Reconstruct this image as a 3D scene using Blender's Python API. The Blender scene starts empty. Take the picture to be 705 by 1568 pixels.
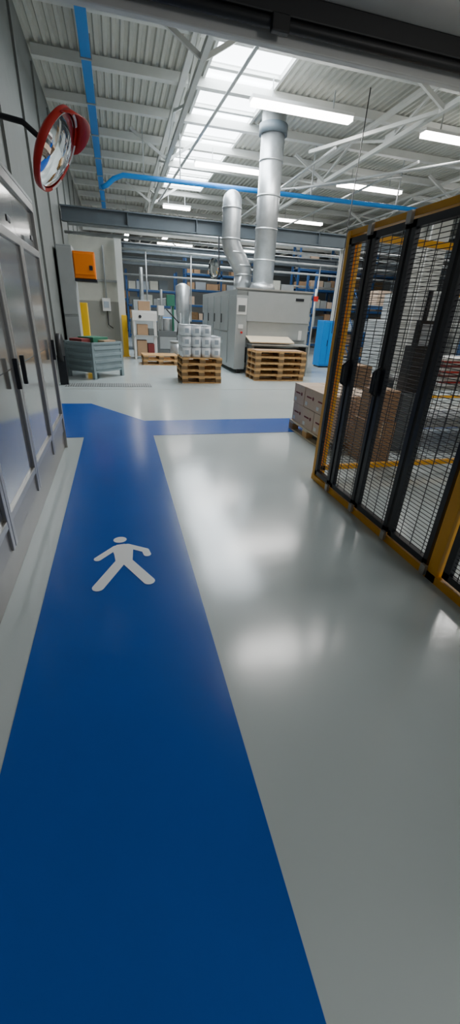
import bpy, math, random
from mathutils import Vector, Matrix
random.seed(7)
S=bpy.context.scene
# ------------------------------------------------------------------ materials
MATS={}
def mat(name,col,rough=.5,metal=0.,var=.0,vscale=4.,bump=0.,bscale=40.,emit=None,spec=.5,coat=0.,rvar=0.):
    if name in MATS: return MATS[name]
    m=bpy.data.materials.new(name); m.use_nodes=True
    nt=m.node_tree; b=nt.nodes['Principled BSDF']
    b.inputs['Base Color'].default_value=(*col,1); b.inputs['Roughness'].default_value=rough
    b.inputs['Metallic'].default_value=metal; b.inputs['Specular IOR Level'].default_value=spec
    b.inputs['Coat Weight'].default_value=coat; b.inputs['Coat Roughness'].default_value=.12
    if var>0 or bump>0 or rvar>0:
        tc=nt.nodes.new('ShaderNodeTexCoord')
    if var>0:
        n=nt.nodes.new('ShaderNodeTexNoise'); n.inputs['Scale'].default_value=vscale; n.inputs['Detail'].default_value=4
        nt.links.new(tc.outputs['Object'],n.inputs['Vector'])
        r=nt.nodes.new('ShaderNodeMapRange'); r.inputs[1].default_value=.25; r.inputs[2].default_value=.75
        r.inputs[3].default_value=1-var; r.inputs[4].default_value=1+var
        nt.links.new(n.outputs['Fac'],r.inputs[0])
        mx=nt.nodes.new('ShaderNodeVectorMath'); mx.operation='SCALE'
        mx.inputs[0].default_value=col; nt.links.new(r.outputs[0],mx.inputs['Scale'])
        nt.links.new(mx.outputs[0],b.inputs['Base Color'])
    if rvar>0:
        n=nt.nodes.new('ShaderNodeTexNoise'); n.inputs['Scale'].default_value=.8; n.inputs['Detail'].default_value=2
        nt.links.new(tc.outputs['Object'],n.inputs['Vector'])
        r=nt.nodes.new('ShaderNodeMapRange'); r.inputs[1].default_value=.2; r.inputs[2].default_value=.8
        r.inputs[3].default_value=rough-rvar; r.inputs[4].default_value=rough+rvar
        nt.links.new(n.outputs['Fac'],r.inputs[0]); nt.links.new(r.outputs[0],b.inputs['Roughness'])
    if bump>0:
        n=nt.nodes.new('ShaderNodeTexNoise'); n.inputs['Scale'].default_value=bscale; n.inputs['Detail'].default_value=3
        nt.links.new(tc.outputs['Object'],n.inputs['Vector'])
        bp=nt.nodes.new('ShaderNodeBump'); bp.inputs['Strength'].default_value=bump; bp.inputs['Distance'].default_value=.01
        nt.links.new(n.outputs['Fac'],bp.inputs['Height']); nt.links.new(bp.outputs[0],b.inputs['Normal'])
    if emit:
        b.inputs['Emission Color'].default_value=(*emit[0],1); b.inputs['Emission Strength'].default_value=emit[1]
    MATS[name]=m; return m
floorm=mat('epoxy_grey',(.50,.56,.56),.17,var=.03,vscale=.7,bump=.07,bscale=7,rvar=.05,spec=.75)
bluep=mat('epoxy_blue',(.003,.085,.43),.21,var=.05,vscale=1.5,bump=.06,bscale=7,spec=.5)
whitep=mat('paint_white',(.84,.86,.87),.4)
seam=mat('floor_seam',(.33,.34,.32),.5)
wallm=mat('wall_plaster',(.52,.52,.46),.7,var=.05)
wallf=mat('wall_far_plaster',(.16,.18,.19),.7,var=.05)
walld=mat('wall_panel_grey',(.17,.18,.17),.6,var=.06)
walll=mat('wall_band',(.28,.28,.25),.6)
corr=mat('corrugated_sheet',(.50,.50,.45),.55,var=.05)
steelw=mat('painted_steel_white',(.60,.61,.58),.45,var=.04)
steeld=mat('painted_steel_dark',(.10,.125,.145),.5,var=.06)
steelg=mat('painted_steel_grey',(.33,.35,.35),.4,var=.05)
housing=mat('housing_metal',(.60,.60,.58),.4,.1,var=.05)
galv=mat('galvanised',(.50,.52,.53),.38,.75,var=.14,vscale=6)
alu=mat('aluminium',(.42,.41,.39),.35,.6,var=.05)
chrome=mat('mirror_glass',(.85,.87,.88),.03,1.)
black=mat('black_rubber_and_shade',(.012,.012,.013),.5)
blackp=mat('black_powder',(.012,.014,.02),.35)
yellow=mat('yellow_powder',(.80,.38,.01),.4,var=.05)
yellow2=mat('yellow_bright',(.85,.50,.01),.4)
orange=mat('orange_plastic',(.90,.22,.005),.4)
red=mat('red_plastic',(.55,.02,.015),.35)
bluet=mat('blue_tray',(.005,.20,.60),.4)
bluer=mat('blue_rack',(.02,.09,.26),.5)
panel=mat('smoked_panel',(.19,.185,.17),.12,.35,var=.03,coat=.5)
panelu=mat('clear_panel',(.25,.245,.23),.16,.35,var=.10,vscale=3,coat=.35)
beigep=mat('machine_plinth',(.30,.285,.265),.36,.2,var=.04)
wood=mat('pallet_wood',(.58,.34,.14),.8,var=.25,vscale=9)
woodd=mat('pallet_wood_dark',(.20,.12,.055),.85,var=.25,vscale=9)
card=mat('cardboard',(.42,.27,.16),.8,var=.08)
cardl=mat('cardboard_light',(.66,.50,.38),.75,var=.05)
cardp=mat('cardboard_sheet',(.66,.57,.42),.75,var=.04)
wrap=mat('can_white',(.78,.81,.84),.3,var=.06,vscale=12)
lid=mat('can_lid',(.55,.58,.62),.3,.6)
lbl=mat('label_grey',(.35,.40,.46),.5)
oveng=mat('oven_grey',(.38,.40,.40),.38,.15,var=.04)
ovend=mat('oven_dark',(.13,.14,.14),.45)
bing=mat('bin_grey',(.22,.28,.30),.5,var=.1)
green=mat('green_cloth',(.03,.16,.10),.7)
maroon=mat('maroon_cloth',(.20,.03,.03),.7)
white=mat('white_plastic',(.72,.72,.70),.4)
paper=mat('paper_white',(.75,.75,.73),.8)
tube=mat('tube_light',(1,1,1),.5,emit=((1,.97,.93),16.))
glaze=mat('skylight_glazing',(.9,.95,1),.5,emit=((.88,.95,1.),9.))
# ------------------------------------------------------------------ builder
class B:
    def __init__(s,name): s.n=name; s.v=[]; s.f=[]; s.m=[]; s.sm=[]; s.ml=[]
    def mi(s,m):
        if m not in s.ml: s.ml.append(m)
        return s.ml.index(m)
    def add(s,vs,fs,m,smooth=False):
        o=len(s.v); s.v+= [tuple(v) for v in vs]; k=s.mi(m)
        for f in fs: s.f.append([i+o for i in f]); s.m.append(k); s.sm.append(smooth)
    def box(s,c,d,m,rz=0.,R=None):
        x,y,z=[q/2 for q in d]
        vs=[Vector(p) for p in ((-x,-y,-z),(x,-y,-z),(x,y,-z),(-x,y,-z),(-x,-y,z),(x,-y,z),(x,y,z),(-x,y,z))]
        if R is None and rz: R=Matrix.Rotation(rz,3,'Z')
        if R is not None: vs=[R@v for v in vs]
        c=Vector(c)
        s.add([v+c for v in vs],[(0,3,2,1),(4,5,6,7),(0,1,5,4),(1,2,6,5),(2,3,7,6),(3,0,4,7)],m)
    def bb(s,x0,x1,y0,y1,z0,z1,m): s.box(((x0+x1)/2,(y0+y1)/2,(z0+z1)/2),(abs(x1-x0),abs(y1-y0),abs(z1-z0)),m)
    def bar(s,p0,p1,w,h,m):
        p0=Vector(p0);p1=Vector(p1);d=p1-p0;L=d.length;d.normalize()
        up=Vector((0,0,1)) if abs(d.z)<.99 else Vector((0,1,0))
        a=d.cross(up).normalized(); u=a.cross(d)
        R=Matrix((a,d,u)).transposed()
        s.box((p0+p1)/2,(w,L,h),m,R=R)
    def tube(s,path,r,m,n=14,caps=True,smooth=True):
        P=[Vector(p) for p in path]; rs=r if isinstance(r,(list,tuple)) else [r]*len(P)
        vs=[];prev=None
        for i,p in enumerate(P):
            d=(P[min(i+1,len(P)-1)]-P[max(i-1,0)]).normalized()
            a=d.orthogonal().normalized() if prev is None else (prev-d*prev.dot(d)).normalized()
            prev=a; b=d.cross(a)
            for k in range(n):
                t=2*math.pi*k/n; vs.append(p+(a*math.cos(t)+b*math.sin(t))*rs[i])
        fs=[]
        for i in range(len(P)-1):
            for k in range(n):
                k2=(k+1)%n; fs.append((i*n+k,i*n+k2,(i+1)*n+k2,(i+1)*n+k))
        s.add(vs,fs,m,smooth)
        if caps:
            o=len(s.v)-len(vs); k=s.mi(m)
            s.f.append([o+i for i in range(n)][::-1]); s.m.append(k); s.sm.append(False)
            s.f.append([o+(len(P)-1)*n+i for i in range(n)]); s.m.append(k); s.sm.append(False)
    def poly(s,pts,z,m): s.add([(p[0],p[1],z) for p in pts],[tuple(range(len(pts)))],m)
    def done(s,bevel=0.):
        me=bpy.data.meshes.new(s.n); me.from_pydata(s.v,[],s.f)
        for m in s.ml: me.materials.append(m)
        me.polygons.foreach_set('material_index',s.m); me.polygons.foreach_set('use_smooth',s.sm); me.update()
        o=bpy.data.objects.new(s.n,me); S.collection.objects.link(o)
        if bevel:
            b=o.modifiers.new('bevel','BEVEL'); b.width=bevel; b.segments=2; b.limit_method='ANGLE'
        return o
XL=-1.35; XR=20.; YF=36.; ZR=6.25
XI=XL+.07; XO=XR-.03
# ------------------------------------------------------------------ shell
b=B('floor'); b.bb(XL-1,XR+1,-4,YF+1,-.2,0,floorm); b.done()
b=B('walkway_marking')
b.poly([(-.54,-3),(.37,-3),(.37,5.4),(-.54,5.4)],.003,bluep)
b.poly([(-1.27,5.42),(-.54,5.4),(.37,5.4),(6.9,5.38),(6.9,6.25),(.30,6.23),(-.56,7.55),(-1.27,7.57)],.003,bluep)
b.done()
def capsule(b,p,q,r,z,m):
    p=Vector(p);q=Vector(q);a=math.atan2(q.y-p.y,q.x-p.x);pts=[]
    for i in range(13):
        t=a+math.pi/2+math.pi*i/12; pts.append((p.x+r*math.cos(t),p.y+r*math.sin(t)))
    for i in range(13):
        t=a-math.pi/2+math.pi*i/12; pts.append((q.x+r*math.cos(t),q.y+r*math.sin(t)))
    b.poly(pts,z,m)
b=B('pedestrian_floor_symbol')
z=.0050
b.poly([(-.10+.048*math.cos(t*math.pi/14),2.635+.042*math.sin(t*math.pi/14)) for t in range(28)],z,whitep)
b.poly([(-.155,2.51),(-.125,2.565),(-.07,2.57),(-.03,2.55),(-.01,2.49),(-.02,2.33),(-.13,2.33),(-.14,2.43)],z+.0002,whitep)
capsule(b,(-.13,2.53),(-.25,2.40),.026,z+.0004,whitep)
capsule(b,(-.05,2.54),(.075,2.455),.026,z+.0006,whitep)
capsule(b,(.075,2.455),(.085,2.40),.026,z+.0008,whitep)
capsule(b,(-.095,2.345),(-.235,2.075),.037,z+.0010,whitep)
capsule(b,(-.06,2.345),(.075,2.085),.037,z+.0012,whitep)
b.done()
b=B('floor_drain_grate')
b.bb(-1.2,.65,9.3,9.75,0,.006,steelg)
for i in range(37): b.bb(-1.18+i*.05,-1.155+i*.05,9.33,9.72,.006,.012,ovend)
b.done()
b=B('floor_joint_line'); b.bb(XI,XO,9.02,9.05,0,.003,seam); b.done()
b=B('ceiling')
pitch=.16
def sheet(x0,x1,y0,y1):
    n=int((x1-x0)/pitch); vs=[];p=(x1-x0)/n
    for i in range(n):
        for dx,dz in ((0,0),(.35,0),(.5,.05),(.85,.05)):
            vs.append((x0+(i+dx)*p,ZR+dz))
    vs.append((x1,ZR))
    V=[(x,y0,z) for x,z in vs]+[(x,y1,z) for x,z in vs]; N=len(vs)
    b.add(V,[(i,i+1,N+i+1,N+i) for i in range(N-1)],corr)
SX0,SX1,SY0,SY1=2.3,3.9,9.6,21.2
sheet(XL,SX0,3,YF); sheet(SX1,XR,3,YF); sheet(SX0,SX1,3,SY0); sheet(SX0,SX1,SY1,YF)
b.bb(XL-.2,XR+.2,3,YF,ZR+.25,ZR+.35,walld)
b.done()
b=B('window_skylight')
b.bb(SX0,SX1,SY0,SY1,ZR+.06,ZR+.09,glaze)
for i in range(7): b.bb(SX0-.03,SX1+.03,SY0+i*(SY1-SY0)/6-.06,SY0+i*(SY1-SY0)/6+.06,ZR-.02,ZR+.06,steelw)
b.bb(SX0-.06,SX0,SY0,SY1,ZR-.04,ZR+.1,steelw); b.bb(SX1,SX1+.06,SY0,SY1,ZR-.04,ZR+.1,steelw)
b.done()
b=B('wall_left'); b.bb(XL-.2,XL,-4,YF,0,ZR+.3,walld)
for i in range(8): b.bb(XL,XL+.04,5.6+i*2.2,5.75+i*2.2,0,ZR-.2,walld)
b.done()
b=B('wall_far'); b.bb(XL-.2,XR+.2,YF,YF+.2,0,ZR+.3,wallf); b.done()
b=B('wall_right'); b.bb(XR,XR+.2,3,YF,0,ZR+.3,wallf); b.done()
b=B('wall_near'); b.bb(XL,XR,3.0,3.2,3.0,ZR+.3,wallm); b.bb(6.2,XR,3.0,3.2,0,3.0,wallm); b.done()
b=B('wall_passage'); b.bb(6.2,6.4,-4,3.0,0,3.6,wallm); b.done()
b=B('ceiling_passage'); b.bb(XL,6.3,-4,3.0,3.5,3.6,wallm); b.done()
b=B('roller_door_housing')
b.bb(XI,6.15,2.60,2.98,3.05,3.48,housing); b.bb(XI,6.15,2.54,2.60,3.16,3.20,alu)
b.bb(XI,6.15,2.86,2.97,2.96,3.05,black); b.bb(XI,6.15,2.94,2.99,2.88,3.0,housing)
b.tube([(XI,2.89,2.94),(6.15,2.89,2.94)],.026,black)
b.bb(.9,1.0,2.84,2.88,2.89,2.96,black)
b.done(.006)
# ------------------------------------------------------------------ roof steel
b=B('roof_purlins')
y=4.4
while y<YF-.2:
    b.bb(XI,XO,y-.05,y+.05,ZR-.17,ZR-.02,steelw); b.bb(XI,XO,y-.05,y+.12,ZR-.19,ZR-.17,steelw); y+=1.9
b.done()
def truss_y(x,w=.10):
    b=B('roof_truss')
    b.bar((x,3.25,5.42),(x,YF-.1,5.42),w,.09,steelw); b.bar((x,3.25,ZR-.25),(x,YF-.1,ZR-.25),.13,.08,steelw)
    y=3.6;i=0
    while y+1.9<YF:
        z0,z1=(5.45,ZR-.29) if i%2==0 else (ZR-.29,5.45)
        b.bar((x,y,z0),(x,y+1.9,z1),.05,.05,steelw)
        if i%2==0: b.box((x,y,5.5),(.02,.4,.22),steelw)
        y+=1.9;i+=1
    b.done()
for x in (1.75,6.7,11.6,16.4): truss_y(x)
def truss_x(yy,zb):
    b=B('cross_truss')
    b.bar((XI,yy,zb),(XO,yy,zb),.10,.12,steelw)
    x=XI+.3;i=0
    while x+1.4<XO:
        z0,z1=(zb,ZR-.3) if i%2==0 else (ZR-.3,zb)
        b.bar((x,yy,z0),(x+1.4,yy,z1),.05,.06,steelw); x+=1.4;i+=1
    b.done()
for yy in (24.3,30.6): truss_x(yy,4.95)
b=B('roof_bracing')
for x0 in (1.75,6.7,11.6):
    for y0 in (9.3,14.6,20.):
        b.bar((x0,y0,5.40),(x0+1.0,y0+.2,ZR-.22),.07,.07,steelw)
        b.bar((x0,y0,5.40),(x0-1.0,y0+.2,ZR-.22),.07,.07,steelw)
b.bar((6.7,9.4,5.42),(5.2,12.5,5.42),.06,.07,steelw)
b.tube([(2.9,9.2,5.95),(1.9,19.0,5.3)],.035,galv)
b.tube([(5.5,14,5.0),(11.5,7.5,5.3)],.03,steelg)
b.tube([(4.9,16.4,5.35),(8.4,13,5.35)],.03,galv)
b.done()
def ibeam(b,x0,x1,y,z0,z1,m):
    b.bb(x0,x1,y-.12,y+.12,z0,z0+.03,m); b.bb(x0,x1,y-.12,y+.12,z1-.03,z1,m); b.bb(x0,x1,y-.02,y+.02,z0,z1,m)
for y,z0,z1 in ((14.2,3.66,4.02),(20.5,3.7,4.05),(25.4,3.7,4.05)):
    b=B('steel_crossbeam'); ibeam(b,XI,XO,y,z0,z1,steeld)
    for x in range(0,19,2): b.bb(x+.5,x+.52,y-.12,y+.12,z0,z1,steeld)
    b.done()
b=B('cable_tray')
b.bb(-.29,-.11,6.5,24,5.72,5.80,bluet)
for i in range(9): b.bb(-.31,-.09,7+i*1.9,7.05+i*1.9,5.70,6.05,steelg)
b.done()
b=B('compressed_air_pipe')
b.tube([(-.15,14.0,4.47),(.0,14.0,4.53),(.2,14.0,4.69),(.45,14.0,4.79),(XO,14.0,4.98)],.06,bluet)
for x in (1,2,6,9,12,15,18): b.bb(x,x+.03,13.98,14.02,4.83,6.05,steelg)
b.done()
b=B('overhead_conduit')
for z,yy in ((3.45,14.5),(3.2,18),(3.5,17.5),(4.4,19.5),(3.0,22.),(4.3,22.5),(3.9,16.2)): b.tube([(XI,yy,z),(XO,yy,z)],.04,galv)
for x in (5.5,7.9,10.5): b.tube([(x,11.6,5.3),(x,24,5.3)],.03,steelg)
for x,yy,z in ((1.2,17.5,3.5),(2.9,17.5,3.5),(5.9,17.5,3.5),(8.3,17.5,3.5)): b.tube([(x,yy,z),(x,yy,1.2)],.025,galv,8)
b.done()
b=B('hanging_cable'); b.tube([(5.62,10.5,6.0),(5.62,10.6,3.5),(5.66,10.7,1.2)],.012,black); b.done()
# ------------------------------------------------------------------ lamps
def area(name,loc,sx,sy,e,col=(1,1,1),rot=(0,0,0)):
    l=bpy.data.lights.new(name,'AREA'); l.shape='RECTANGLE'; l.size=sx; l.size_y=sy; l.energy=e; l.color=col
    o=bpy.data.objects.new(name,l); o.location=loc; o.rotation_euler=rot; S.collection.objects.link(o); return o
def lamp(x0,x1,y,z,e):
    b=B('fluorescent_lamp')
    b.bb(x0,x1,y-.12,y+.12,z+.05,z+.11,white)
    b.bb(x0+.02,x1-.02,y-.11,y+.11,z-.03,z+.05,tube)
    for dx in (.2,.8):
        xx=x0+(x1-x0)*dx; b.bb(xx-.01,xx+.01,y-.01,y+.01,z+.1,ZR-.22,steelg)
    o=b.done()
    l=area('lamp_glow',((x0+x1)/2,y,z-.06),x1-x0,.2,e,(1,.98,.95)); l.parent=o
for (x0,x1,y,e) in ((2.2,4.6,6.3,90),(7.2,9.6,6.3,65),(3.1,5.5,10.95,95),(7.4,9.8,10.95,70),(12,14.4,10.95,50),(2.65,5.4,15.3,75),(7.5,9.95,15.3,50),(12,14.4,15.3,40),(2.3,3.5,21.3,30),(7.5,9.9,21.3,30),(3.,5.4,27,25),(8,10.4,27,25),(3,5.4,32,20),(8,10.4,32,15)):
    lamp(x0,x1,y,5.58,e)
def lampy(x,y0,y1,z):
    b=B('fluorescent_lamp')
    b.bb(x-.12,x+.12,y0,y1,z+.05,z+.11,white); b.bb(x-.1,x+.1,y0,y1,z-.03,z+.05,tube)
    b.bb(x-.01,x+.01,(y0+y1)/2-.01,(y0+y1)/2+.01,z+.1,ZR-.25,steelg); b.done()
lampy(.75,20.8,22.6,5.1); lampy(.85,26,28,5.1); lampy(2.9,25.6,27.5,5.1); lampy(1.9,31.5,33.5,5.1)
area('skylight_daylight',((SX0+SX1)/2,(SY0+SY1)/2,ZR+.03),SX1-SX0-.1,SY1-SY0-.2,600,(.86,.94,1))
b=B('added_passage_fill_lamp')  # unseen fixture behind the camera, added to brighten the roller-door housing
b.bb(2.4,3.8,-1.1,-.9,3.12,3.2,white); b.bb(2.43,3.77,-1.08,-.92,3.08,3.12,tube); b.bb(2.8,2.82,-1.01,-.99,3.2,3.49,steelg); b.bb(3.4,3.42,-1.01,-.99,3.2,3.49,steelg)
o=b.done()
l=bpy.data.lights.new('added_passage_fill_light','POINT'); l.energy=70; l.shadow_soft_size=.3; l.color=(1,.98,.95)  # added fill light, hung below the fixture so it reaches the housing
lo=bpy.data.objects.new('added_passage_fill_light',l); lo.location=(3.1,-1.0,2.7); S.collection.objects.link(lo); lo.parent=o
# ------------------------------------------------------------------ left machine enclosure
b=B('machine_enclosure_cabinet')
X=-.70; Y1=5.0; XB=XL+.02
b.bb(XB,X-.03,-2.2,Y1-.02,0,.22,beigep)
b.bb(XB,X-.06,-2.2,Y1-.02,.22,2.40,ovend)
ys=[5.0,4.1,3.2,2.3,1.4,.5,-.4,-1.3,-2.2]
for i in range(len(ys)-1):
    a,c=ys[i+1],ys[i]
    b.bb(X-.05,X-.02,a+.05,c-.05,.40,1.15,panel); b.bb(X-.05,X-.02,a+.05,c-.05,1.15,2.0,panelu)
    b.bb(X-.05,X-.015,a+.01,c-.01,.21,.38,beigep)
    for yy in (a+.004,c-.054): b.bb(X-.05,X,yy,yy+.05,.22,2.0,alu)
    b.bb(X-.05,X-.002,a,c,.37,.42,alu); b.bb(X-.05,X-.002,a,c,1.96,2.02,alu); b.bb(X-.05,X-.002,a,c,2.33,2.40,alu)
    b.bb(X-.05,X-.03,a,c,2.02,2.33,panelu)
    hy=a+.10 if i%2 else c-.12
    b.bb(X,X+.03,hy-.012,hy+.012,1.02,1.22,blackp)
    b.bb(X,X+.012,a+.45,a+.55,2.06,2.10,blackp)
b.bb(XB,X,Y1-.02,Y1,.0,2.40,alu)
b.bb(XB,X,-2.2,Y1,2.40,2.43,steelg)
b.done(.004)
b=B('overhead_pipes')
for dx,dz in ((0,0),(.09,.02),(.04,.09)):
    b.tube([(-1.1+dx,.5,2.62+dz),(-1.1+dx,3.9,2.62+dz),(-1.12+dx,4.3,2.70+dz),(-1.2,4.4,3.0+dz)],.035,galv)
for y in (1.,2.4,3.6): b.bb(-1.2,-.95,y,y+.05,2.43,2.60,steelg)
b.done()
def convex_mirror(c,n,r,armpts,rim,hood=True,name='convex_traffic_mirror'):
    c=Vector(c); n=Vector(n).normalized()
    u=(Vector((0,0,1))-n*n.z).normalized(); a=u.cross(n)
    b=B(name); N=48
    def pt(rr,h,t): return c+n*h+(a*math.cos(t)+u*math.sin(t))*rr
    def rings(prof,m):
        vs=[pt(rr,h,2*math.pi*k/N) for rr,h in prof for k in range(N)]
        fs=[(i*N+k,i*N+(k+1)%N,(i+1)*N+(k+1)%N,(i+1)*N+k) for i in range(len(prof)-1) for k in range(N)]
        b.add(vs,fs,m,True)
    R=r*1.9
    rings([(max(.001,r*.93*j/8),math.sqrt(R*R-(r*.93*j/8)**2)-math.sqrt(R*R-(r*.93)**2)) for j in range(9)],chrome)
    rings([(r*.92,0.01),(r*.99,.018),(r*1.02,.012),(r*1.02,-.03),(r*.8,-.07),(r*.3,-.10),(.001,-.10)],rim)
    for k in range(0,N,8):
        for kk in range(4):
            t0=2*math.pi*(k+kk)/N; t1=2*math.pi*(k+kk+1)/N
            b.add([pt(rr,hh,t) for t in (t0,t1) for rr,hh in ((r*.93,.014),(r*.99,.021))],[(0,1,3,2)],white)
    if hood:
        K=24; vs=[]
        for i in range(K+1):
            t=math.radians(15)+math.radians(120)*i/K; L=.12*math.sin(math.pi*i/K)**.6 if 0<i<K else .0
            vs+= [pt(r*1.02,0,t),pt(r*1.06,.01+L,t),pt(r*1.045,.01+L,t),pt(r*1.0,0,t)]
        b.add(vs,[(4*i+j,4*i+(j+1)%4,4*i+4+(j+1)%4,4*i+4+j) for i in range(K) for j in range(4)],rim,True)
    b.tube([c-n*.09]+[Vector(q) for q in armpts],.022,blackp,10)
    b.box(c-n*.1,(.08,.08,.08),blackp)
    b.done()
convex_mirror((-.38,4.5,2.69),(.84,-.16,-.52),.30,[(-.62,4.55,2.86),(-.86,4.6,2.9)],red)
convex_mirror((3.0,13.8,2.78),(-.92,-.40,-.05),.27,[(3.2,14.0,2.85),(3.2,14.1,3.64)],blackp,False)
b=B('wall_bracket_pole'); b.tube([(-.89,4.6,2.43),(-.89,4.6,3.15)],.035,steelg); b.done()
# ------------------------------------------------------------------ safety fence
def mesh_yz(b,x,y0,y1,z0,z1,m,ph=.028,pv=.12,w=.0042):
    z=z0+ph
    while z<z1: b.bb(x-w/2,x+w/2,y0,y1,z-w/2,z+w/2,m); z+=ph
    y=y0+pv/2
    while y<y1: b.bb(x-w/2+.003,x+w/2+.003,y-w/2,y+w/2,z0,z1,m); y+=pv
def mesh_xz(b,y,x0,x1,z0,z1,m,ph=.028,pv=.12,w=.004):
    z=z0+ph
    while z<z1: b.bb(x0,x1,y-w/2,y+w/2,z-w/2,z+w/2,m); z+=ph
    x=x0+pv/2
    while x<x1: b.bb(x-w/2,x+w/2,y-w/2,y+w/2,z0,z1,m); x+=pv
FX=1.95; FZ=2.2
b=B('safety_fence')
b.bb(FX-.03,FX+.03,3.55,3.61,0,FZ,yellow)
b.bb(FX-.035,FX+.035,-2.,3.61,0,.055,yellow); b.bb(FX-.025,FX+.025,1.70,3.61,FZ-.03,FZ+.01,yellow)
b.bb(FX-.035,FX+.035,1.70,1.78,0,FZ,yellow)
leafs=[(3.22,3.54),(2.76,3.19),(2.27,2.73),(1.80,2.24)]
for i,(a,c) in enumerate(leafs):
    x=FX-.02
    b.bb(x-.02,x+.02,a,a+.04,.075,FZ-.05,blackp); b.bb(x-.02,x+.02,c-.04,c,.075,FZ-.05,blackp)
    b.bb(x-.02,x+.02,a,c,.075,.12,blackp); b.bb(x-.02,x+.02,a,c,FZ-.095,FZ-.05,blackp)
    mesh_yz(b,x,a+.03,c-.03,.11,FZ-.08,blackp)
    b.bb(x-.045,x-.02,a-.025,a+.02,.02,.09,alu); b.bb(x-.045,x-.02,a-.03,a+.02,FZ-.07,FZ+.0,alu)
for yy in (3.21,2.745):
    b.bb(FX-.085,FX-.04,yy-.02,yy+.02,1.05,1.22,blackp); b.tube([(FX-.05,yy,1.03),(FX-.1,yy,1.06),(FX-.1,yy,1.2),(FX-.05,yy,1.24)],.01,blackp,8)
for (a,c) in ((.75,1.66),(-.25,.68)):
    x=FX-.01
    for yy in (a,c-.05): b.bb(x-.02,x+.02,yy,yy+.05,.08,FZ-.05,blackp)
    b.bb(x-.02,x+.02,a,c,.08,.13,blackp); b.bb(x-.02,x+.02,a,c,FZ-.1,FZ-.05,blackp); b.bb(x-.02,x+.02,a,c,1.0,1.05,blackp)
    mesh_yz(b,x,a+.03,c-.03,.11,FZ-.08,blackp)
    b.bb(FX-.03,FX+.03,a-.07,a,0,FZ,yellow)
Yb=3.58
for x0,x1 in ((2.0,3.05),(3.1,4.15),(4.2,5.25)):
    b.bb(x0,x0+.04,Yb-.02,Yb+.02,.0,FZ,yellow); b.bb(x1-.04,x1,Yb-.02,Yb+.02,0,FZ,yellow)
    b.bb(x0,x1,Yb-.02,Yb+.02,.1,.15,yellow); b.bb(x0,x1,Yb-.02,Yb+.02,FZ-.05,FZ,yellow)
    mesh_xz(b,Yb,x0+.03,x1-.03,.12,FZ-.03,blackp)
b.done()
def pallet(b,x,y,z,L=1.2,W=.8,m=None,m2=None,rz=0.):
    m=m or wood; m2=m2 or woodd; R=Matrix.Rotation(rz,3,'Z')
    def bx(cx,cy,cz,dx,dy,dz,mm):
        v=R@Vector((cx,cy,0)); b.box((x+v.x,y+v.y,z+cz),(dx,dy,dz),mm,R=R)
    for i in range(5): bx(0,-W/2+.06+i*(W-.12)/4,.133,L,.115,.022,m)
    for i in (-1,0,1):
        bx(i*(L/2-.07),0,.111,.14,W,.022,m); bx(0,i*(W/2-.05),.011,L,.10,.022,m)
        for j in (-1,0,1): bx(i*(L/2-.07),j*(W/2-.05),.061,.14,.10,.078,m2)
b=B('pallet_of_cartons')
pallet(b,2.87,5.05,0,1.15,.8,cardp,wood,math.pi/2)
for k in range(2):
    z0=.146+k*.275
    for i in range(2):
        for j in range(3):
            ja=random.uniform(-.006,.006)
            x0=2.49+i*.385+ja; y0=4.50+j*.365
            b.bb(x0,x0+.375,y0,y0+.355,z0,z0+.268,cardl)
            b.bb(x0-.0012,x0+.3762,y0+.165,y0+.190,z0+.22,z0+.2692,cardp)
            if i==0:
                b.tube([(x0-.001,y0+.09,z0+.15),(x0-.003,y0+.09,z0+.15)],.025,maroon,16); b.bb(x0-.003,x0,y0+.14,y0+.29,z0+.14,z0+.16,maroon)
                b.bb(x0-.003,x0,y0+.25,y0+.32,z0+.03,z0+.08,paper)
b.done(.004)
# ------------------------------------------------------------------ right interior
b=B('workbench')
b.bb(3.9,5.6,4.5,5.5,.78,.83,steelg)
for x in (3.95,5.5):
    for y in (4.55,5.4): b.bb(x,x+.06,y,y+.06,0,.78,steeld)
b.bb(3.95,5.5,4.55,5.45,.25,.29,steelg); b.done()
b=B('stack_of_printed_sheets')
for i in range(12):
    b.box((4.65+random.uniform(-.03,.03),5.0,.842+i*.026),(.8,.6,.024),[red,paper,paper,maroon,paper][i%5],rz=random.uniform(-.05,.05))
b.done()
b=B('control_machine')
b.bb(3.42,3.72,4.35,4.65,0,.75,steeld); b.bb(3.47,3.67,4.4,4.6,.75,1.30,blackp); b.bb(3.40,3.76,4.32,4.4,1.28,1.58,blackp); b.bb(3.43,3.73,4.31,4.32,1.31,1.55,lbl)
b.tube([(3.58,4.5,1.3),(3.58,4.5,1.9)],.03,blackp); b.done(.01)
b=B('cardboard_box_stack')
for k in range(3): b.bb(3.35,3.8,5.7,6.2,k*.31,k*.31+.3,card)
b.bb(3.85,4.25,5.8,6.2,0,.42,card); b.bb(3.87,4.23,5.82,6.18,.42,.75,cardl)
b.bb(2.75,3.1,3.95,4.3,0,.5,card); b.bb(2.78,3.08,3.97,4.28,.5,.85,card)
b.bb(2.91,2.94,3.949,4.301,.3,.501,cardp)
b.done(.004)
def col(x,y,w=.32,guard=False,h=3.64):
    b=B('steel_column')
    b.bb(x,x+w,y,y+.03,0,h,steelw); b.bb(x,x+w,y+w-.03,y+w,0,h,steelw); b.bb(x+w/2-.02,x+w/2+.02,y+.03,y+w-.03,0,h,steelw)
    b.bb(x-.03,x+w+.03,y-.03,y+w+.03,h-.02,h,steelw)
    if guard: b.bb(x-.1,x+w*.6,y-.2,y-.04,0,1.3,yellow2)
    b.done()
col(5.0,6.6,.35,h=3.1); col(7.45,14.06,.28,True); col(.10,16.0,.22)
b=B('safety_fence')
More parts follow.
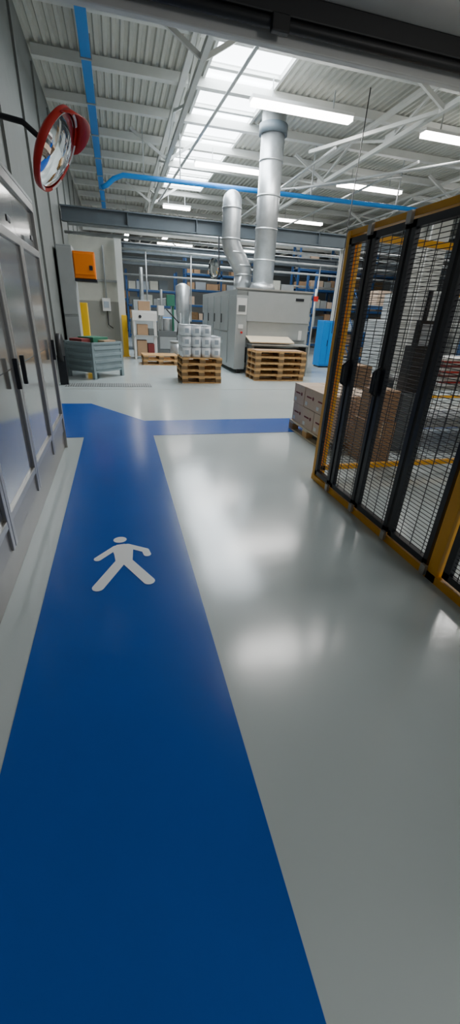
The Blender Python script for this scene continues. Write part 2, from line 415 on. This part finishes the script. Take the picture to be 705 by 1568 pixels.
for x0 in (6.3,7.5,8.7):
    b.bb(x0,x0+.05,7.4,7.45,0,2.1,yellow); b.bb(x0,x0+1.2,7.4,7.45,2.05,2.1,yellow); b.bb(x0,x0+1.2,7.4,7.45,.1,.15,yellow)
    mesh_xz(b,7.42,x0+.05,x0+1.2,.15,2.05,blackp,ph=.05,pv=.2,w=.006)
b.done()
b=B('press_machine')
b.bb(7.5,9.8,9.5,12,0,1.6,oveng); b.bb(7.8,9.5,9.8,11.8,1.6,2.3,steelg); b.bb(7.6,8.6,9.46,9.5,.5,1.3,ovend); b.bb(8.8,9.6,9.44,9.5,.8,1.4,bluer); b.done(.02)
b=B('blue_cabinet')
b.bb(6.75,7.2,13.4,13.9,0.05,1.5,bluet); b.bb(6.77,6.97,13.38,13.4,.1,1.45,bluet); b.bb(6.99,7.18,13.38,13.4,.1,1.45,bluet); b.bb(6.78,7.17,13.45,13.85,0,.05,black)
b.bb(6.94,6.96,13.36,13.38,.7,.9,blackp); b.done(.01)
# ------------------------------------------------------------------ oven
b=B('industrial_oven')
ox0,ox1,oy0,oy1=3.2,5.4,11.7,16.6
b.bb(ox0,ox1,oy0,oy1,.72,2.16,oveng)
b.bb(ox0-.02,ox0+.3,oy0-.04,oy0+.7,.12,2.02,oveng)
b.bb(ox0,ox1,oy0+.5,oy1,.1,.72,oveng)
b.bb(ox1-.12,ox1,oy0,oy0+.5,.1,.72,oveng)
b.bb(ox0+.3,ox1-.05,oy0-.05,oy0,1.42,2.12,oveng)
b.bb(ox0+.34,ox1-.1,oy0-.02,oy0+.01,.80,1.40,oveng)
b.bb(ox0+.3,ox1-.02,oy0-.06,oy0-.02,1.39,1.42,steelg)
b.bb(ox0+.3,ox1-.12,oy0+.02,oy0+.5,.30,.78,black)  # solid black block, paints the shade inside the oven opening
b.bb(ox0+.32,ox1-.1,oy0-.08,oy0,.92,.95,ovend)
for x in (ox0+.1,ox1-.2): b.bb(x,x+.1,oy0,oy0+.1,0,.12,black)
b.bb(ox0,ox0+.1,oy1-.2,oy1,0,.12,black); b.bb(ox1-.1,ox1,oy1-.2,oy1,0,.12,black)
b.bb(ox0-.03,ox1+.03,oy0-.06,oy0+.06,2.16,2.20,alu)
for i in range(4):
    y=oy0+.85+i*1.0; b.bb(ox0-.025,ox0,y,y+.9,.2,1.05,oveng); b.bb(ox0-.025,ox0,y,y+.9,1.1,2.05,oveng); b.bb(ox0-.05,ox0-.025,y+.75,y+.78,1.3,1.55,black)
b.bb(ox0+.0,ox0+.28,oy0-.05,oy0-.04,1.55,1.95,white); b.bb(ox0+.04,ox0+.24,oy0-.056,oy0-.05,1.62,1.78,ovend)
b.bb(ox0+.06,ox0+.2,oy0-.05,oy0-.04,1.2,1.3,white)
b.bb(4.9,5.15,oy0-.06,oy0-.05,1.95,2.02,blackp)
b.bb(5.1,5.2,oy0-.03,oy0-.02,.95,1.2,white)
b.tube([(ox0+.15,oy0-.06,1.1),(ox0+.15,oy0-.12,1.1)],.03,red)
b.bb(ox0+.35,ox1-.15,11.18,oy0+.3,.80,.84,steelg)
b.bb(ox0+.35,ox0+.42,11.2,oy0,.0,.8,ovend); b.bb(ox1-.22,ox1-.15,11.2,oy0,.0,.8,ovend)
b.box((ox0+.95,11.45,.95),(1.3,.55,.03),cardp,R=Matrix.Rotation(.25,3,'X'))
b.done(.008)
b=B('exhaust_duct')
b.tube([(4.3,12.9,2.18),(4.3,12.9,ZR-.03)],.31,galv,32)
for z in (2.2,2.95,3.7,4.45,5.2): b.tube([(4.3,12.9,z),(4.3,12.9,z+.04)],.323,galv,32)
b.tube([(4.3,12.9,5.75),(4.3,12.9,5.95)],.37,steeld,32)
b.tube([(4.3,12.9,2.18),(4.3,12.9,2.4)],[.42,.32],galv,32)
b.done()
b=B('exhaust_duct')
path=[(3.82,13.4,2.18),(3.82,13.4,2.6)]
for i in range(9):
    t=i/8; s_=t*t*(3-2*t); path.append((3.82-.42*s_,13.4,2.62+.85*t))
path+=[(3.40,13.4,3.6),(3.40,13.4,4.2)]
for i in range(1,7):
    t=math.pi/2*i/6; h=.35*(1-math.cos(t)); path.append((3.40+h*.254,13.4+h,4.15+.30*math.sin(t)))
path.append((3.40+.254*4,17.4,4.45))
b.tube(path,.27,galv,28)
for i in (1,4,7,10,12):
    p=Vector(path[i]); b.tube([p,p+Vector((0,0,.04))],.285,galv,28)
b.done()
b=B('sign_post'); b.tube([(5.6,11.9,0),(5.6,11.9,2.3)],.02,steelw); b.box((5.62,11.88,2.05),(.13,.02,.13),red); b.done()
# ------------------------------------------------------------------ pallets
b=B('pallet_stack_with_cans')
for k in range(4): pallet(b,1.90+random.uniform(-.02,.02),10.3,k*.146,.96,.9,rz=random.uniform(-.03,.03))
for t in range(3):
    for i in range(4):
        for j in range(3):
            if t==2 and i==3: continue
            x=1.90-.355+i*.237; y=10.0+j*.27; z0=.585+t*.235
            b.tube([(x,y,z0),(x,y,z0+.215)],.114,wrap,20); b.tube([(x,y,z0+.215),(x,y,z0+.228)],.117,lid,20)
            b.box((x,y-.113,z0+.11),(.09,.006,.10),lbl)
b.done()
b=B('pallet_stack')
for k in range(5): pallet(b,4.1+random.uniform(-.02,.02),10.7,k*.146,1.4,.8,rz=random.uniform(-.02,.02))
b.bb(3.42,4.75,10.35,10.9,.731,.745,card); b.done()
b=B('pallet_stack')
for k in range(2): pallet(b,1.25,13.7,k*.146,1.1,.8,wood,woodd,rz=k*.05)
b.done()
# ------------------------------------------------------------------ bin
b=B('corrugated_steel_bin')
R=Matrix.Rotation(math.radians(48.5),3,'Z'); C=Vector((-.60,10.95,0))
def bx(cx,cy,cz,dx,dy,dz,m):
    v=R@Vector((cx,cy,0)); b.box((C.x+v.x,C.y+v.y,cz),(dx,dy,dz),m,R=R)
W_,D_=1.02,.88
bx(0,0,.17,W_,D_,.04,bing)
for s_ in (-1,1):
    bx(0,s_*(D_/2-.02),.47,W_,.03,.60,bing); bx(s_*(W_/2-.02),0,.47,.03,D_,.60,bing)
    for k in range(4):
        bx(0,s_*(D_/2),.25+k*.145,W_-.1,.035,.07,bing); bx(s_*(W_/2),0,.25+k*.145,.035,D_-.1,.07,bing)
    bx(0,s_*(D_/2-.01),.79,W_+.03,.05,.05,bing); bx(s_*(W_/2-.01),0,.79,.05,D_+.03,.05,bing)
    for q in (-1,1): bx(s_*(W_/2-.03),q*(D_/2-.03),.40,.08,.08,.80,bing)
bx(0,0,.72,W_-.1,D_-.1,.06,green)
bx(.1,.1,.82,.5,.5,.16,green); bx(-.25,.15,.80,.35,.4,.14,maroon); bx(.2,-.2,.79,.4,.3,.10,card)
b.done(.006)
b=B('hose_reel')
b.tube([(-1.26,9.6,.75),(-1.16,9.6,.75)],.28,black,24); b.bb(-1.30,-1.13,9.55,9.65,0,.6,blackp); b.done()
# ------------------------------------------------------------------ left background
b=B('wall_partition')
b.bb(XL,.22,16.4,16.55,0,3.64,wallm); b.bb(XL,.22,16.37,16.4,0,1.75,walll)
b.bb(XL,.22,16.35,16.4,2.35,2.42,steelg)
b.bb(-.45,-.18,16.22,16.37,1.45,1.85,white); b.bb(-.40,-.23,16.20,16.22,1.55,1.75,lbl); b.tube([(-.3,16.3,1.85),(-.3,16.3,3.4)],.03,steelg); b.tube([(-.3,16.3,1.45),(-.3,16.3,1.0),(-.15,16.3,.9)],.02,black)
b.done()
b=B('machine_housing')
b.bb(XI,-.93,11.8,12.5,0,2.85,steelg); b.bb(XI,-.93,11.78,11.8,.1,1.3,oveng); b.bb(XI,-.93,11.78,11.8,1.36,2.8,oveng)
b.done(.01)
b=B('orange_control_box')
b.bb(-.92,-.42,11.8,12.1,2.17,2.74,orange); b.bb(-.90,-.44,11.78,11.8,2.25,2.70,orange); b.bb(-.925,-.4,11.75,12.1,2.10,2.16,blackp)
b.bb(-.56,-.48,11.76,11.78,2.35,2.45,blackp); b.done(.015)
b=B('yellow_guard_post'); b.bb(-1.10,-.78,13.0,13.3,0,1.65,yellow2); b.bb(-1.15,-.73,12.95,13.35,0,.02,yellow2); b.done(.02)
b=B('yellow_guard_post'); b.bb(.16,.34,15.7,15.9,0,1.35,yellow2); b.bb(.12,.38,15.65,15.95,0,.02,yellow2); b.done(.02)
b=B('assembly_workstation')
for x in (.52,1.23):
    for y in (14.9,15.6): b.bb(x,x+.06,y,y+.06,0,1.5,white)
b.bb(.5,1.31,14.88,15.68,1.46,1.52,white); b.bb(.5,1.31,14.86,15.7,.72,.77,steelg); b.bb(.5,1.31,14.86,14.89,1.22,1.46,white)
b.bb(.65,1.0,14.95,15.5,.77,1.1,card); b.bb(1.02,1.2,14.95,15.3,.77,.98,ovend); b.bb(.62,.95,14.95,15.5,.1,.6,card); b.bb(.98,1.2,14.95,15.5,.1,.5,maroon); b.bb(.72,1.1,15.0,15.4,1.52,1.80,card)
b.bb(.5,1.31,14.9,15.66,.08,.1,steelg)
b.tube([(.75,14.84,1.34),(.75,14.86,1.34)],.05,blackp); b.done(.005)
b=B('dosing_machine')
b.bb(1.4,2.1,15.6,16.4,0,.9,ovend); b.tube([(1.75,16,.9),(1.75,16,1.3)],.28,galv,20); b.tube([(1.55,15.7,.9),(1.55,15.7,2.2)],.04,galv); b.tube([(1.95,15.7,.9),(1.95,15.7,2.0)],.04,green)
b.tube([(1.42,15.7,.9),(1.42,15.7,1.9),(1.9,15.7,1.95),(1.9,15.7,1.4)],.03,galv,8); b.tube([(2.05,15.7,.5),(2.12,15.5,1.2),(1.7,15.5,1.6)],.025,black,8)
b.bb(1.42,1.62,15.52,15.6,1.4,1.7,white); b.bb(1.72,2.0,15.5,15.7,1.7,2.05,green); b.bb(1.45,2.05,15.58,15.62,.3,.7,steelg); b.done(.01)
b=B('steel_drum'); b.tube([(1.95,14.6,0),(1.95,14.6,.6)],.25,galv,24); b.tube([(1.95,14.6,.6),(1.95,14.6,.64)],.26,steelg,24); b.tube([(1.95,14.6,.2),(1.95,14.6,.22)],.26,galv,24); b.done()
b=B('silver_silo_tank')
b.tube([(2.5,17.0,.4),(2.5,17.0,1.5),(2.5,17.0,2.4),(2.5,17.0,2.5)],[.1,.27,.27,.1],galv,24)
for k in range(3): b.tube([(2.5+.25*math.cos(k*2.1),17.0+.25*math.sin(k*2.1),0),(2.5+.25*math.cos(k*2.1),17.0+.25*math.sin(k*2.1),1.5)],.03,steelg)
b.done()
def rack(x0,x1,y,h,levels,seed):
    random.seed(seed); b=B('pallet_rack')
    n=max(1,int((x1-x0)/2.2)); w=(x1-x0)/n
    for i in range(n+1):
        for yy in (y,y+.9): b.bb(x0+i*w-.05,x0+i*w+.05,yy,yy+.08,0,h,bluer)
        for k in range(int(h)): b.bar((x0+i*w,y,k+.1),(x0+i*w,y+.9,k+1.),.03,.03,bluer)
    for l in range(levels):
        z=.1+l*(h-.4)/levels
        b.bb(x0,x1,y,y+.05,z,z+.11,bluer); b.bb(x0,x1,y+.85,y+.9,z,z+.11,bluer); b.bb(x0,x1,y,y+.9,z+.11,z+.13,steelg)
        x=x0+.1
        while x<x1-.6:
            ww=random.uniform(.35,.75); hh=random.uniform(.3,(h-.4)/levels-.25)
            if random.random()<.9: b.bb(x,x+ww,y+.08,y+.8,z+.13,z+.13+hh,random.choice([card,card,woodd,lbl,steelg,cardl,steeld,ovend,wallm]))
            x+=ww+.06
    b.done()
rack(.7,3.6,27,3.6,4,1); rack(4.4,9,28.5,4.8,5,2); rack(9.6,16.5,22.8,5.0,5,3); rack(9.0,17,15.2,3.2,3,4); rack(-1.1,1.6,32,3.4,3,5); rack(6.0,8.9,19,3.4,4,8)
b=B('packing_line_machine')
b.bb(.6,1.5,18.5,20,0,1.2,oveng); b.bb(.7,1.4,18.7,19.8,1.2,1.9,steelg); b.bb(1.8,2.6,19,20,0,1.6,steelg); b.bb(1.9,2.4,18.95,19,.9,1.3,bluet); b.tube([(1.1,19.3,1.9),(1.1,19.3,3.1)],.08,galv); b.done(.02)
# ------------------------------------------------------------------ world + camera
w=bpy.data.worlds.new('World'); S.world=w; w.use_nodes=True
w.node_tree.nodes['Background'].inputs[0].default_value=(.75,.85,1,1); w.node_tree.nodes['Background'].inputs[1].default_value=.2
cam=bpy.data.cameras.new('camera'); cam.sensor_fit='VERTICAL'; cam.sensor_height=24; cam.lens=24*600/1568; cam.clip_start=.02; cam.clip_end=200
co=bpy.data.objects.new('camera',cam); S.collection.objects.link(co); S.camera=co
co.location=(0,0,1.55); co.rotation_euler=(1.10279,-.04459,-.25278)
